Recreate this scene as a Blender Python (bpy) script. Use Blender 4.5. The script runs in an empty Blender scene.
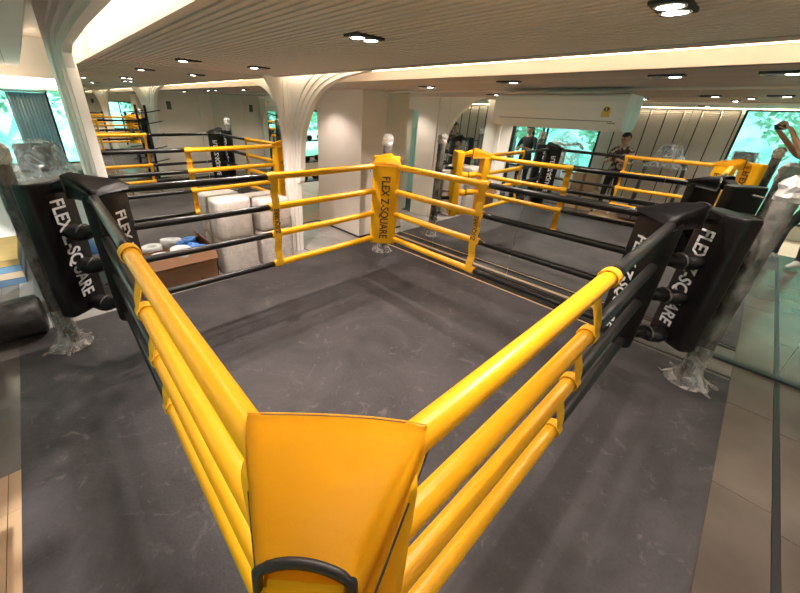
import bpy, bmesh, math, random
from mathutils import Vector, Matrix
R = random.Random(7)
PI = math.pi
S = bpy.context.scene
C = S.collection

# ---------------------------------------------------------------- camera
def make_camera():
    F, yaw, pitch, roll = 343.12, 0.815, -0.4447, 0.0419
    f = Vector((math.cos(pitch)*math.cos(yaw), math.cos(pitch)*math.sin(yaw), math.sin(pitch)))
    r0 = Vector((math.sin(yaw), -math.cos(yaw), 0)); u0 = r0.cross(f)
    r = r0*math.cos(roll)+u0*math.sin(roll); u = -r0*math.sin(roll)+u0*math.cos(roll)
    cd = bpy.data.cameras.new('camera'); cam = bpy.data.objects.new('camera', cd); C.objects.link(cam)
    cd.sensor_width = 36; cd.lens = F*36/800
    cd.shift_x = 32.36/800; cd.shift_y = -22.08/800
    cd.clip_start = 0.01; cd.clip_end = 200
    m = Matrix((r, u, -f)).transposed().to_4x4(); m.translation = Vector((-1.5129, -1.5344, 1.7964))
    cam.matrix_world = m; S.camera = cam
    return cam, f, r, u
CAM, CF, CR, CU = make_camera()
CP = Vector((-1.5129, -1.5344, 1.7964))

# ---------------------------------------------------------------- world, exposure
S.view_settings.view_transform = 'Standard'; S.view_settings.look = 'None'
S.view_settings.gamma = 1; S.view_settings.use_curve_mapping = False
S.view_settings.exposure = 1.35
W = bpy.data.worlds.new('world'); S.world = W; W.use_nodes = True
bg = W.node_tree.nodes['Background']
bg.inputs[0].default_value = (0.58, 0.88, 1.0, 1); bg.inputs[1].default_value = 2.8
S.cycles.max_bounces = 12; S.cycles.glossy_bounces = 10; S.cycles.diffuse_bounces = 4
S.cycles.transparent_max_bounces = 16; S.cycles.transmission_bounces = 8
S.cycles.caustics_reflective = True; S.cycles.sample_clamp_indirect = 4
S.cycles.blur_glossy = 0.0

WARM = (1.0, 0.74, 0.5)
LAMP_POWER = 18.0
def spot(x, y, z, power, col=(1, 0.86, 0.755), size=125, rad=0.014):
    l = bpy.data.lights.new('downlight_beam', 'SPOT'); l.energy = power; l.color = col
    l.spot_size = math.radians(size); l.spot_blend = 0.6; l.shadow_soft_size = rad
    o = bpy.data.objects.new('downlight_beam', l); o.location = (x, y, z); C.objects.link(o); return o

# ---------------------------------------------------------------- materials
MATS = {}
def mat(name, col, rough=0.5, metal=0.0, var=0.0, vscale=8, bump=0.0, bscale=40, spec=0.5, alpha=None, coat=0.0, stretch=None, emit=None, estr=0, sheen=0, col2=None, lo=.3, hi=.7):
    m = bpy.data.materials.new(name); m.use_nodes = True; nt = m.node_tree; N = nt.nodes; L = nt.links
    p = N['Principled BSDF']; p.inputs['Roughness'].default_value = rough; p.inputs['Metallic'].default_value = metal
    p.inputs['Specular IOR Level'].default_value = spec; p.inputs['Base Color'].default_value = (*col, 1)
    if coat: p.inputs['Coat Weight'].default_value = coat; p.inputs['Coat Roughness'].default_value = .15
    if sheen: p.inputs['Sheen Weight'].default_value = sheen
    tc = N.new('ShaderNodeTexCoord'); mp = N.new('ShaderNodeMapping'); L.new(tc.outputs['Object'], mp.inputs[0])
    if stretch: mp.inputs['Scale'].default_value = stretch
    if var or col2:
        n = N.new('ShaderNodeTexNoise'); n.inputs['Scale'].default_value = vscale; n.inputs['Detail'].default_value = 6
        L.new(mp.outputs[0], n.inputs['Vector'])
        cr = N.new('ShaderNodeValToRGB'); L.new(n.outputs['Fac'], cr.inputs[0])
        c2 = col2 or tuple(min(1, c*(1+var)) for c in col); c1 = col if col2 else tuple(c*(1-var) for c in col)
        cr.color_ramp.elements[0].color = (*c1, 1); cr.color_ramp.elements[1].color = (*c2, 1)
        cr.color_ramp.elements[0].position = lo; cr.color_ramp.elements[1].position = hi
        L.new(cr.outputs[0], p.inputs['Base Color'])
    if bump:
        n2 = N.new('ShaderNodeTexNoise'); n2.inputs['Scale'].default_value = bscale; n2.inputs['Detail'].default_value = 4
        L.new(mp.outputs[0], n2.inputs['Vector'])
        b = N.new('ShaderNodeBump'); b.inputs['Strength'].default_value = bump; b.inputs['Distance'].default_value = .01
        L.new(n2.outputs['Fac'], b.inputs['Height']); L.new(b.outputs[0], p.inputs['Normal'])
    if alpha is not None:
        n3 = N.new('ShaderNodeTexNoise'); n3.inputs['Scale'].default_value = 9; n3.inputs['Detail'].default_value = 5; n3.inputs['Distortion'].default_value = 1.5
        L.new(mp.outputs[0], n3.inputs['Vector']); mr = N.new('ShaderNodeMapRange')
        mr.inputs[1].default_value = .35; mr.inputs[2].default_value = .7; mr.inputs[3].default_value = alpha[0]; mr.inputs[4].default_value = alpha[1]
        L.new(n3.outputs['Fac'], mr.inputs[0]); L.new(mr.outputs[0], p.inputs['Alpha'])
    if emit: p.inputs['Emission Color'].default_value = (*emit, 1); p.inputs['Emission Strength'].default_value = estr
    MATS[name] = m; return m

YEL = mat('yellow_vinyl', (0.84, 0.43, 0.005), .58, var=.05, vscale=5, bump=.15, bscale=60, spec=.25)
YELROPE = mat('yellow_rope_vinyl', (0.84, 0.40, 0.006), .36, var=.04, vscale=4, bump=.1, bscale=30, spec=.5)
STRAPM = mat('yellow_webbing', (0.82, 0.42, 0.012), .7, var=.08, vscale=30, bump=.3, bscale=200)
BLK = mat('black_vinyl', (0.007, 0.006, 0.007), .40, var=.2, vscale=6, bump=.25, bscale=50, spec=.28)
BLKROPE = mat('black_rope_vinyl', (0.010, 0.009, 0.009), .33, bump=.1, bscale=30, spec=.4)
PIPING = mat('black_piping', (0.012, 0.01, 0.012), .45)
INKRED = mat('dark_red_print', (0.10, 0.035, 0.02), .6)
INKWHT = mat('white_print', (0.75, 0.75, 0.78), .6)
WALL = mat('cream_wall_paint', (0.82, 0.74, 0.68), .75, var=.03, vscale=3)
WHITE = mat('white_wall_paint', (0.82, 0.80, 0.78), .7, var=.02, vscale=3)
SLAT = mat('grey_brown_slat_laminate', (0.70, 0.60, 0.56), .55, var=.10, vscale=6, stretch=(1, .05, 1))
SLATBACK = mat('dark_ceiling_void', (0.26, 0.22, 0.20), .9)
SOFFIT = mat('grey_soffit_laminate', (0.48, 0.42, 0.39), .5, var=.1, vscale=6, stretch=(1, .05, 1))
FASCIA = mat('cove_paint', (0.78, 0.68, 0.60), .7)
MIRROR = mat('mirror_silver', (0.86, 0.89, 0.86), .0, 1.0)
MEDGE = mat('mirror_edge_green', (0.10, 0.13, 0.11), .3)
LED = mat('led_strip', (1, .85, .6), .5, emit=(1.0, .78, .52), estr=11)
LEDW = mat('white_cove_diffuser', (1, .93, .8), .5, emit=(1.0, .84, .66), estr=4.5)
LAMPON = mat('lamp_lens_lit', (1, 1, 1), .5, emit=(1, .95, .9), estr=16)
LAMPOFF = mat('lamp_lens_unlit', (.12, .11, .11), .3)
HOUSE = mat('black_lamp_housing', (0.03, 0.028, 0.028), .5)
CHROME = mat('polished_steel', (0.7, 0.7, 0.7), .2, 1.0)
BLKMET = mat('black_metal', (0.012, 0.011, 0.012), .45)
GREYPL = mat('grey_plastic', (0.10, 0.09, 0.088), .45)
ACW = mat('air_conditioner_plastic', (0.85, 0.83, 0.82), .4)
STICK = mat('gold_sticker', (0.75, 0.5, 0.08), .5)
CARD = mat('brown_cardboard', (0.22, 0.11, 0.055), .85, var=.1, vscale=5)
CARDL = mat('pale_cardboard', (0.50, 0.38, 0.24), .85, var=.1, vscale=5)
TAPEB = mat('brown_packing_tape', (0.26, 0.125, 0.055), .35)
FOAM = mat('bubble_wrap', (0.60, 0.55, 0.52), .35, var=.12, vscale=14, bump=.8, bscale=55, spec=.6, coat=.3)
BLUET = mat('blue_tape', (0.05, 0.19, 0.55), .35, var=.15, vscale=8)
GREYT = mat('white_tape', (0.55, 0.56, 0.6), .45, var=.1, vscale=10)
POSTM = mat('stretch_wrapped_steel', (0.035, 0.030, 0.026), .22, col2=(0.26, 0.24, 0.225), vscale=7, bump=1.0, bscale=22, stretch=(1, 1, .6), spec=.7, coat=.4, lo=.45, hi=.72)
FILM = mat('clear_stretch_film', (0.46, 0.43, 0.41), .18, alpha=(.0, .16), bump=1.0, bscale=26, spec=.8)
FILMS = mat('bunched_stretch_film', (0.42, 0.39, 0.37), .2, alpha=(.25, .85), bump=1.0, bscale=30, spec=.8)
FILMD = mat('thin_plastic_cover', (0.62, 0.68, 0.74), .15, alpha=(.06, .6), bump=1.0, bscale=16, spec=.8)
FOIL = mat('crumpled_silver_film', (0.62, 0.60, 0.60), .22, .35, var=.35, vscale=22, bump=1.0, bscale=45)
GLASS = mat('window_glass', (0.8, 0.95, 1.0), .02)
g = GLASS.node_tree; pb = g.nodes['Principled BSDF']; pb.inputs['Alpha'].default_value = .12
CURT = mat('blue_grey_curtain', (0.50, 0.62, 0.74), .8, var=.1, vscale=6)
BLIND = mat('white_blind_slat', (0.85, 0.81, 0.78), .6)
SKIN = mat('skin', (0.46, 0.25, 0.17), .5)
HAIR = mat('black_hair', (0.015, 0.012, 0.011), .5)
SHIRTB = mat('black_cloth', (0.018, 0.017, 0.02), .85)
SHIRTP = mat('patterned_shirt_cloth', (0.04, 0.03, 0.035), .85, col2=(0.55, 0.45, 0.42), vscale=16, lo=.48, hi=.56)
PANTS = mat('dark_trousers_cloth', (0.02, 0.02, 0.024), .85)
SHOE = mat('white_shoe', (0.6, 0.6, 0.6), .6)
EYEW = mat('eye_dark', (0.02, 0.015, 0.012), .3)
LIP = mat('lip', (0.35, 0.12, 0.10), .5)
LEAF = mat('leaf_green', (0.09, 0.32, 0.20), .6, col2=(0.26, 0.58, 0.40), vscale=1.5)
BARK = mat('bark', (0.10, 0.07, 0.05), .9)
GRASS = mat('lawn', (0.10, 0.28, 0.12), .9, var=.3, vscale=2)
CABLE = mat('black_cable', (.01, .01, .01), .5)
REDM = mat('red_plastic', (.5, .02, .02), .5)

def floor_mat():
    m = bpy.data.materials.new('charcoal_ring_mat'); m.use_nodes = True; nt = m.node_tree; N = nt.nodes; L = nt.links
    p = N['Principled BSDF']; tc = N.new('ShaderNodeTexCoord')
    def noise(sc, det, dist=0, rough=.6):
        n = N.new('ShaderNodeTexNoise'); n.inputs['Scale'].default_value = sc; n.inputs['Detail'].default_value = det
        n.inputs['Distortion'].default_value = dist; n.inputs['Roughness'].default_value = rough; L.new(tc.outputs['Object'], n.inputs[0]); return n
    a = noise(1.6, 8, .8); b = noise(60, 3); d = noise(7, 6, 1.5, .7)
    cr = N.new('ShaderNodeValToRGB'); cr.color_ramp.elements[0].position = .32; cr.color_ramp.elements[1].position = .72
    cr.color_ramp.elements[0].color = (0.038, 0.034, 0.037, 1); cr.color_ramp.elements[1].color = (0.090, 0.080, 0.085, 1)
    L.new(a.outputs['Fac'], cr.inputs[0])
    c2 = N.new('ShaderNodeValToRGB'); c2.color_ramp.elements[0].position = .58; c2.color_ramp.elements[1].position = .78
    c2.color_ramp.elements[0].color = (0, 0, 0, 1); c2.color_ramp.elements[1].color = (.8, .8, .8, 1); L.new(d.outputs['Fac'], c2.inputs[0])
    mx = N.new('ShaderNodeMixRGB'); L.new(c2.outputs[0], mx.inputs[0]); L.new(cr.outputs[0], mx.inputs[1]); mx.inputs[2].default_value = (0.20, 0.18, 0.18, 1)
    m3 = N.new('ShaderNodeMixRGB'); m3.blend_type = 'MULTIPLY'; m3.inputs[0].default_value = .35; L.new(mx.outputs[0], m3.inputs[1]); L.new(b.outputs['Fac'], m3.inputs[2])
    L.new(m3.outputs[0], p.inputs['Base Color']); p.inputs['Roughness'].default_value = .62; p.inputs['Specular IOR Level'].default_value = .35
    bu = N.new('ShaderNodeBump'); bu.inputs['Strength'].default_value = .35; bu.inputs['Distance'].default_value = .01
    L.new(b.outputs['Fac'], bu.inputs['Height']); L.new(bu.outputs[0], p.inputs['Normal']); return m
MATM = floor_mat()
TILEW = mat('pale_grey_tile', (0.36, 0.34, 0.33), .25, var=.08, vscale=3)
TILEG = mat('grey_stone_tile', (0.15, 0.135, 0.125), .22, var=.15, vscale=3)
TILEB = mat('brown_grey_tile', (0.105, 0.085, 0.070), .22, var=.2, vscale=2.5)
WOOD = mat('light_wood_plank', (0.47, 0.31, 0.19), .5, var=.12, vscale=5, stretch=(1, .1, 1))
GROUT = mat('dark_grout', (0.08, 0.075, 0.07), .8)

# ---------------------------------------------------------------- mesh helpers
def box(bm, x0, x1, y0, y1, z0, z1, bev=0):
    vs = [bm.verts.new((x, y, z)) for x in (x0, x1) for y in (y0, y1) for z in (z0, z1)]
    fs = [(0, 1, 3, 2), (4, 6, 7, 5), (0, 4, 5, 1), (2, 3, 7, 6), (0, 2, 6, 4), (1, 5, 7, 3)]
    F_ = [bm.faces.new([vs[i] for i in f]) for f in fs]
    if bev:
        es = list({e for f in F_ for e in f.edges})
        bmesh.ops.bevel(bm, geom=es, offset=bev, segments=2, affect='EDGES', profile=.6)
def tube(bm, pts, r, n=12, caps=True, closed=False):
    pts = [Vector(p) for p in pts]; rings = []
    for i, p in enumerate(pts):
        a = pts[i-1] if (i > 0 or closed) else p; b = pts[(i+1) % len(pts)] if (i < len(pts)-1 or closed) else p
        t = (b-a).normalized()
        ref = Vector((0, 0, 1)) if abs(t.z) < .95 else Vector((1, 0, 0))
        s = t.cross(ref).normalized(); u = s.cross(t)
        rr = r[i] if isinstance(r, (list, tuple)) else r
        rings.append([bm.verts.new(p+s*rr*math.cos(2*PI*k/n)+u*rr*math.sin(2*PI*k/n)) for k in range(n)])
    m = len(rings)
    for i in range(m if closed else m-1):
        A, B = rings[i], rings[(i+1) % m]
        for k in range(n):
            f = bm.faces.new((A[k], A[(k+1) % n], B[(k+1) % n], B[k])); f.smooth = True
    if caps and not closed:
        bm.faces.new(rings[0][::-1]); bm.faces.new(rings[-1])
def lathe(bm, prof, n=20, cx=0, cy=0, jit=0, sq=1):
    rings = []
    for (r, z) in prof:
        rings.append([bm.verts.new((cx+(r+R.uniform(-jit, jit))*math.cos(2*PI*k/n), cy+(r*sq+R.uniform(-jit, jit))*math.sin(2*PI*k/n), z+R.uniform(-jit, jit)*.5)) for k in range(n)])
    for A, B in zip(rings, rings[1:]):
        for k in range(n):
            f = bm.faces.new((A[k], A[(k+1) % n], B[(k+1) % n], B[k])); f.smooth = jit == 0
    return rings
def ellipsoid(bm, c, rx, ry, rz, seg=16, rings=10):
    m = Matrix.Translation(c) @ Matrix.Diagonal((rx, ry, rz, 1))
    r = bmesh.ops.create_uvsphere(bm, u_segments=seg, v_segments=rings, radius=1, matrix=m)
    for v in r['verts']:
        for f in v.link_faces: f.smooth = True
def obj(name, bm, m, parent=None, loc=None, rz=None, smooth=False):
    if isinstance(bm, bmesh.types.BMesh):
        bmesh.ops.recalc_face_normals(bm, faces=bm.faces)
        me = bpy.data.meshes.new(name); bm.to_mesh(me); bm.free()
        if smooth:
            for p in me.polygons: p.use_smooth = True
    else: me = bm
    if m is not None and not me.materials: me.materials.append(m)
    o = bpy.data.objects.new(name, me); C.objects.link(o)
    if parent: o.parent = parent
    if loc: o.location = loc
    if rz is not None: o.rotation_euler = (0, 0, rz)
    return o
def tag(o, label, cat, group=None):
    o['label'] = label; o['category'] = cat
    if group: o['group'] = group
    return o
def thing(name, label, cat, loc=(0, 0, 0), rz=0, group=None):
    o = bpy.data.objects.new(name, None); C.objects.link(o); o.empty_display_size = .05
    o.location = loc; o.rotation_euler = (0, 0, rz); return tag(o, label, cat, group)
def struct(name, bm, m, parent=None):
    o = obj(name, bm, m, parent)
    if not parent: o['kind'] = 'structure'
    return o
def B(*a, **k):
    bm = bmesh.new(); box(bm, *a, **k); return bm
def boxes(*bs, bev=0):
    bm = bmesh.new()
    for b in bs: box(bm, *b, bev=bev)
    return bm
def dup(root, loc=None, rz=None, label=None):
    def cp(o, par):
        c = o.copy(); C.objects.link(c); c.parent = par
        for ch in list(o.children): cp(ch, c)
        return c
    r = cp(root, None)
    if loc is not None: r.location = loc
    if rz is not None: r.rotation_euler = (0, 0, rz)
    if label: r['label'] = label
    return r
def text(body, size, m, parent, mw, name='lettering', ext=.001, sx=1.0):
    cu = bpy.data.curves.new(name, 'FONT'); cu.body = body; cu.size = size; cu.extrude = ext
    cu.align_x = 'CENTER'; cu.align_y = 'CENTER'; cu.offset = size*.02
    t = bpy.data.objects.new('tmp', cu); C.objects.link(t)
    bpy.context.view_layer.update()
    me = bpy.data.meshes.new_from_object(t.evaluated_get(bpy.context.evaluated_depsgraph_get()))
    bpy.data.objects.remove(t)
    me.transform(mw @ Matrix.Diagonal((sx, 1, 1, 1))); me.materials.clear(); me.materials.append(m)
    o = bpy.data.objects.new(name, me); C.objects.link(o); o.parent = parent; return o
def frame(xa, ya, org):   # matrix with text x axis, y axis
    xa = Vector(xa).normalized(); ya = Vector(ya).normalized(); za = xa.cross(ya)
    m = Matrix((xa, ya, za)).transposed().to_4x4(); m.translation = Vector(org); return m
def extr(bm, poly, axis, a, b):
    """poly: list of (p,q) in the plane normal to axis; extruded from a to b"""
    def P(p, q, t): return {'x': (t, p, q), 'y': (p, t, q), 'z': (p, q, t)}[axis]
    A = [bm.verts.new(P(p, q, a)) for p, q in poly]; Bv = [bm.verts.new(P(p, q, b)) for p, q in poly]
    bm.faces.new(A); bm.faces.new(Bv[::-1]); n = len(poly)
    for i in range(n): bm.faces.new((A[i], Bv[i], Bv[(i+1) % n], A[(i+1) % n]))

# ---------------------------------------------------------------- room dimensions
MX, MY, Y3, XW, YE = 2.335, 2.414, -4.2, -3.35, 4.6
ZC = 2.10
# floor slab with its tiles
fl = struct('floor', B(XW-.2, 6.0, Y3-.3, 8.0, -.12, -.006), GROUT)
def tiles(x0, x1, y0, y1, s, m, name='floor_tile', sy=None, z=0.0, off=0):
    sy = sy or s; x = x0
    while x < x1-1e-4:
        xe = min(x+s, x1); y = y0-off
        while y < y1-1e-4:
            ye = min(y+sy, y1); ys = max(y, y0)
            if xe-x > .02 and ye-ys > .02:
                obj(name, boxes((x+.0015, xe-.0015, ys+.0015, ye-.0015, -.006, z-R.uniform(0, .0006))), m, fl)
            y = ye if ye == y1 else y+sy
        x += s
tiles(-2.02, .93, 2.09, 2.41, .6, TILEW)
tiles(-2.02, -.62, 2.52, YE, .6, TILEW)
tiles(.95, 1.87, 2.09, 3.4, .6, TILEW)
tiles(1.87, 2.335, 2.10, 2.29, .6, TILEW)
tiles(2.02, 2.325, -1.96, -.95, .6, TILEG, sy=.9)
tiles(2.015, 2.05, -.95, 2.10, .6, WOOD, sy=.9)
tiles(2.195, 2.325, -.95, 2.10, .6, WOOD, sy=.9)
obj('floor_channel', B(2.052, 2.192, -.95, 2.10, -.006, -.001), BLKMET, fl)
tiles(-1.0, 2.325, -2.195, -1.96, .9, TILEB)
tiles(-2.02, 2.325, Y3, -2.225, .9, TILEB)
tiles(XW, -2.02, .56, YE, .6, TILEG)
tiles(XW, -2.02, Y3, .56, .16, WOOD, 'floor_plank', sy=1.5)
tiles(.95, 5.8, 3.43, 7.4, .3, WOOD, 'floor_plank', sy=2.0)
obj('floor_channel', B(-1.0, 2.325, -2.225, -2.195, -.006, .002), BLKMET, fl)
obj('floor_threshold', B(.95, 1.87, 3.4, 3.43, -.006, .006), BLKMET, fl)
rm = tag(obj('ring_mat', B(-2.02, 2.01, -1.955, 2.085, -.005, .004), MATM), 'large charcoal grey floor mat spread under the whole boxing ring', 'mat')
# base channel under the right hand mirror
b0 = struct('baseboard_right', boxes((2.30, 2.345, Y3, 2.29, .0, .02), (2.055, 2.075, -1.96, 2.10, 0, .006)), BLKMET)

# back wall with its mirror
struct('wall_back', boxes((-1.10, .92, MY+.03, MY+.10, 0, 2.4), (-1.10, .70, MY+.012, MY+.03, 0, 2.4)), WALL)
mb = thing('wall_mirror', 'tall frameless mirror wall behind the wrapped crates and brown carton', 'mirror', (0, MY, 0))
def mirror_panels(par, cuts, f):
    for a, b in zip(cuts, cuts[1:]):
        obj('mirror_panel', f(min(a, b)+.0015, max(a, b)-.0015), MIRROR, par)
mirror_panels(mb, [-1.10, -.20, .72], lambda a, b: B(a, b, 0, .011, .005, ZC-.002))
mm = thing('wall_mirror', 'long mirror wall behind the right ropes, below the air conditioner', 'mirror', (MX, 0, 0))
mirror_panels(mm, [2.29, 1.22, .08, -1.05, -2.2, -3.3, Y3], lambda a, b: B(0, .011, a, b, .02, 2.05))
mo = thing('wall_mirror', 'mirror on the far opposite wall, seen only inside the back mirror', 'mirror', (0, Y3, 0))
mirror_panels(mo, [-1.10, -.20, .70], lambda a, b: B(a, b, -.011, 0, .005, ZC-.002))
struct('wall_right', B(MX+.012, MX+.12, Y3, 2.29, 0, 2.4), WALL)
struct('wall_front', boxes((XW, MX+.1, Y3-.12, Y3-.012, 0, 2.4), (XW, -1.10, Y3-.012, Y3, 0, 2.4), (.70, MX, Y3-.012, Y3, 0, 2.4)), WALL)
# boxed column at the far corner and hallway walls
bm = bmesh.new(); box(bm, 1.87, MX+.12, 2.29, 3.35, 0, 2.05)
struct('wall_corner', bm, WALL)
struct('baseboard_corner', boxes((1.855, 1.872, 2.28, 3.355, 0, .022), (1.855, MX, 2.276, 2.292, 0, .022)), BLKMET)
struct('wall_hallway', boxes((.80, .95, MY+.02, 2.86, 0, 2.4), (.80, .95, 3.12, 7.4, 0, 2.4), (.80, .95, 2.86, 3.12, 1.85, 2.4)), WALL)
struct('wall_far', boxes((.8, 1.1, 7.4, 7.5, 0, 2.5), (1.1, 5.3, 7.4, 7.5, 0, .5), (1.1, 5.3, 7.4, 7.5, 1.75, 2.5), (5.3, 5.9, 7.4, 7.5, 0, 2.5), (5.8, 5.9, 2.15, 7.4, 0, 2.5), (MX+.12, 5.9, 2.15, 2.25, 0, 2.5)), WALL)

def win(n, bmf, bmg):
    o = struct('window_%d' % n, bmf, BLKMET); obj('window_pane', bmg, GLASS, o); return o
win(4, boxes(*[(x-.02, x+.02, 7.38, 7.44, .5, 1.75) for x in (1.12, 2.1, 3.1, 4.0, 5.28)], (1.1, 5.3, 7.38, 7.44, .5, .54), (1.1, 5.3, 7.38, 7.44, 1.71, 1.75)), B(1.1, 5.3, 7.41, 7.42, .5, 1.75))

# moulded arch: the white pillar beside the back mirror flares both ways into the ceiling
AR = [(2.37, .95), (2.30, .96), (2.26, 1.30), (2.19, 1.56), (2.05, 1.78), (1.89, 1.93), (1.71, 2.02), (1.46, 2.08), (1.10, 2.12)]
LE = [(.52, 2.10), (.60, 1.98), (.66, 1.80), (.70, 1.60), (.72, 1.39), (.725, .72), (.73, 0)]
def smooth(P, n=4):
    out = []
    for i in range(len(P)-1):
        a, b, c, d = P[max(i-1, 0)], P[i], P[i+1], P[min(i+2, len(P)-1)]
        for k in range(n):
            t = k/n
            out.append(tuple(.5*((2*b[m])+(-a[m]+c[m])*t+(2*a[m]-5*b[m]+4*c[m]-d[m])*t*t+(-a[m]+3*b[m]-3*c[m]+d[m])*t**3) for m in (0, 1)))
    return out+[P[-1]]
def inset(P, off):
    out = []
    for i, p in enumerate(P):
        a = Vector(P[max(i-1, 0)]); b = Vector(P[min(i+1, len(P)-1)]); t = (b-a).normalized()
        q = Vector(p)+Vector((-t.y, t.x))*off; out.append((q.x, max(q.y, 0)))
    return out
for ye, sg, nm in ((MY, -1, 'trim_1'), (Y3, 1, 'trim_2')):
    bm = bmesh.new(); ls = smooth(LE)
    extr(bm, [(.90, 0), (.93, 1.0), (.93, 2.36), (.52, 2.36)]+ls, 'y', ye+sg*.028, ye-sg*.03)
    for a, w_, d in ((.745, .155, .040), (.80, .10, .052), (.85, .05, .062)):
        extr(bm, [(a, 0), (a+w_, 0), (a+w_+.02, 2.1), (a-.01, 2.1)], 'y', ye+sg*.028, ye+sg*d)
    Y = lambda y: ye+sg*(MY-y)
    ars = smooth(AR)
    for off, a, b in ((0, .86, .93), (.03, .845, .86), (.07, .83, .845), (.11, .815, .83)):
        q = [(p[0]+off*1.1, p[1]+off*1.0) for p in ars]
        q = [(min(p[0], 2.385), p[1]) for p in q]
        extr(bm, [(Y(y), z) for y, z in q]+[(Y(q[-1][0]), 2.36), (Y(2.39), 2.36)], 'x', a, b)
    struct(nm, bm, WHITE)
# tall arch on the left, between the ring and the window side: moulding steps face the windows
def left_arch():
    bm = bmesh.new(); pts = [(2.12, 0), (2.12, 1.2), (2.12, 2.0), (2.07, 2.09), (1.9, 2.13), (1.2, 2.15), (Y3, 2.16)]
    for (off, xa, xb) in [(0, -1.19, -1.135), (.03, -1.215, -1.19), (.07, -1.235, -1.215), (.12, -1.25, -1.235)]:
        q = [(y, z) for y, z in [(a, b) for a, b in inset(pts, -off)]]
        q = [(min(y, MY-.01), z) for y, z in q]
        extr(bm, q+[(q[-1][0], 2.5), (MY, 2.5), (MY, 0)], 'x', xa, xb)
    box(bm, -1.136, -1.10, 2.34, MY, 0, 2.06)
    return struct('trim_3', bm, WHITE)
left_arch()
struct('wall_left', boxes((-1.25, -1.10, MY, MY+.10, 0, 2.5)), WHITE)
struct('wall_passage', boxes((-.62, -.52, MY+.1, YE+.1, 0, 2.5)), WHITE)

# end window wall, left of the back mirror
struct('wall_end', boxes((XW-.1, -.52, YE, YE+.12, 0, 1.02), (XW-.1, -.52, YE, YE+.12, 1.97, 2.5), (-.80, -.52, YE, YE+.12, 0, 2.5)), WHITE)
w1 = win(1, boxes((-1.265, -1.235, YE-.05, YE+.02, 1.0, 2.0), (-2.3, -2.26, YE-.02, YE+.02, 1.0, 2.0), (-3.3, -3.26, YE-.02, YE+.02, 1.0, 2.0), (XW, -.80, YE-.02, YE+.02, 1.0, 1.04)), B(XW, -.80, YE+.03, YE+.036, 1.02, 1.97))
struct('trim_4', B(-3.3, -.62, YE-.14, YE-.0, 1.04-.06, 1.04-.02), WHITE)
# window wall behind the photographer
wins = [(-4.1, -2.55, .25), (-2.5, -1.06, .25), (1.12, 2.3, .60), (2.36, 3.6, .60), (3.66, 4.4, .60)]
bm = bmesh.new()
box(bm, XW-.14, XW, Y3-.1, YE+.1, 2.08, 2.5); box(bm, XW-.14, XW, -1.06, 1.12, 0, 2.08); box(bm, XW-.14, XW, Y3-.1, -1.06, 0, .25)
box(bm, XW-.14, XW, 1.12, YE+.1, 0, .60); box(bm, XW-.14, XW, 4.4, YE+.1, .6, 2.08); box(bm, XW-.14, XW, Y3-.1, -4.1, .25, 2.08)
struct('wall_window_side', bm, WHITE)
for i, (a, b, z0) in enumerate(wins):
    if i in (0, 1): n = 2
    win((2, 3, 5, 6, 7)[i], boxes((XW-.05, XW+.02, a, a+.035, z0, 2.08), (XW-.05, XW+.02, b-.035, b, z0, 2.08), (XW-.05, XW+.02, a, b, z0, z0+.04), (XW-.05, XW+.02, a, b, 2.04, 2.08)), B(XW-.03, XW-.024, a, b, z0, 2.08))
# blinds between the windows (louvred panels, black tapes)
for k in range(8):
    y0 = -1.02+k*.265
    bl = thing('window_blind', 'narrow white louvred blind panel, number %s from the green window' % ['nearest', 'second', 'third', 'fourth', 'fifth', 'sixth', 'seventh', 'eighth'][k], 'blind', (XW+.05, y0, 0))
    bl['label'] = ['white louvred blind nearest the big green window', 'second white louvred blind from the big green window', 'third white louvred blind from the big green window', 'fourth white louvred blind from the big green window', 'fifth white louvred blind from the big green window', 'sixth white louvred blind from the big green window', 'seventh white louvred blind, next to last', 'last white louvred blind, farthest from the big green window'][k]
    bl['group'] = 'louvred blinds along the window side'
    bm = bmesh.new(); z = .3
    while z < 2.02:
        vs = [bm.verts.new(v) for v in ((0, .012, z), (0, .245, z), (.022, .245, z+.026), (.022, .012, z+.026))]
        bm.faces.new(vs); z += .034
    o = obj('louvre', bm, BLIND, bl); o['kind'] = 'stuff'
    obj('blind_stile', boxes((0, .03, 0, .014, .28, 2.05)), BLKMET, bl); obj('blind_head', boxes((0, .04, 0, .26, 2.03, 2.07)), BLIND, bl)

# ---------------------------------------------------------------- ceilings
ce = struct('ceiling', B(-.98, .69, Y3, MY, ZC+.02, ZC+.06), SLATBACK)
n = 36; w = 1.60/n
sl = boxes((0, w*.62, Y3, MY-.002, -.0, .024)); me0 = None
for i in range(n):
    if me0 is None:
        o = obj('slat', sl, SLAT, ce); me0 = o.data
    else: o = obj('slat', me0, None, ce)
    o.location = (-.975+i*w, 0, ZC)
obj('ceiling_edge', boxes((.625, .70, Y3, MY-.002, ZC-.004, ZC+.12)), SOFFIT, ce)
obj('cove_upstand', boxes((-.985, -.90, Y3, MY, 2.14, 2.37)), FASCIA, ce)
obj('ceiling_edge', boxes((-1.006, -.975, Y3, MY-.002, ZC-.004, ZC+.085)), FASCIA, ce)
# upper slabs of the coves
struct('ceiling_cove', boxes((-1.10, -.9, Y3, MY, 2.36, 2.42), (.6, 2.4, Y3, 3.4, 2.36, 2.42), (XW, -1.1, Y3, YE, 2.42, 2.5), (.8, 5.9, 3.4, 7.5, 2.42, 2.5), (XW-.2, 6.0, Y3-.2, 7.6, 2.5, 2.6)), FASCIA)
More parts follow.
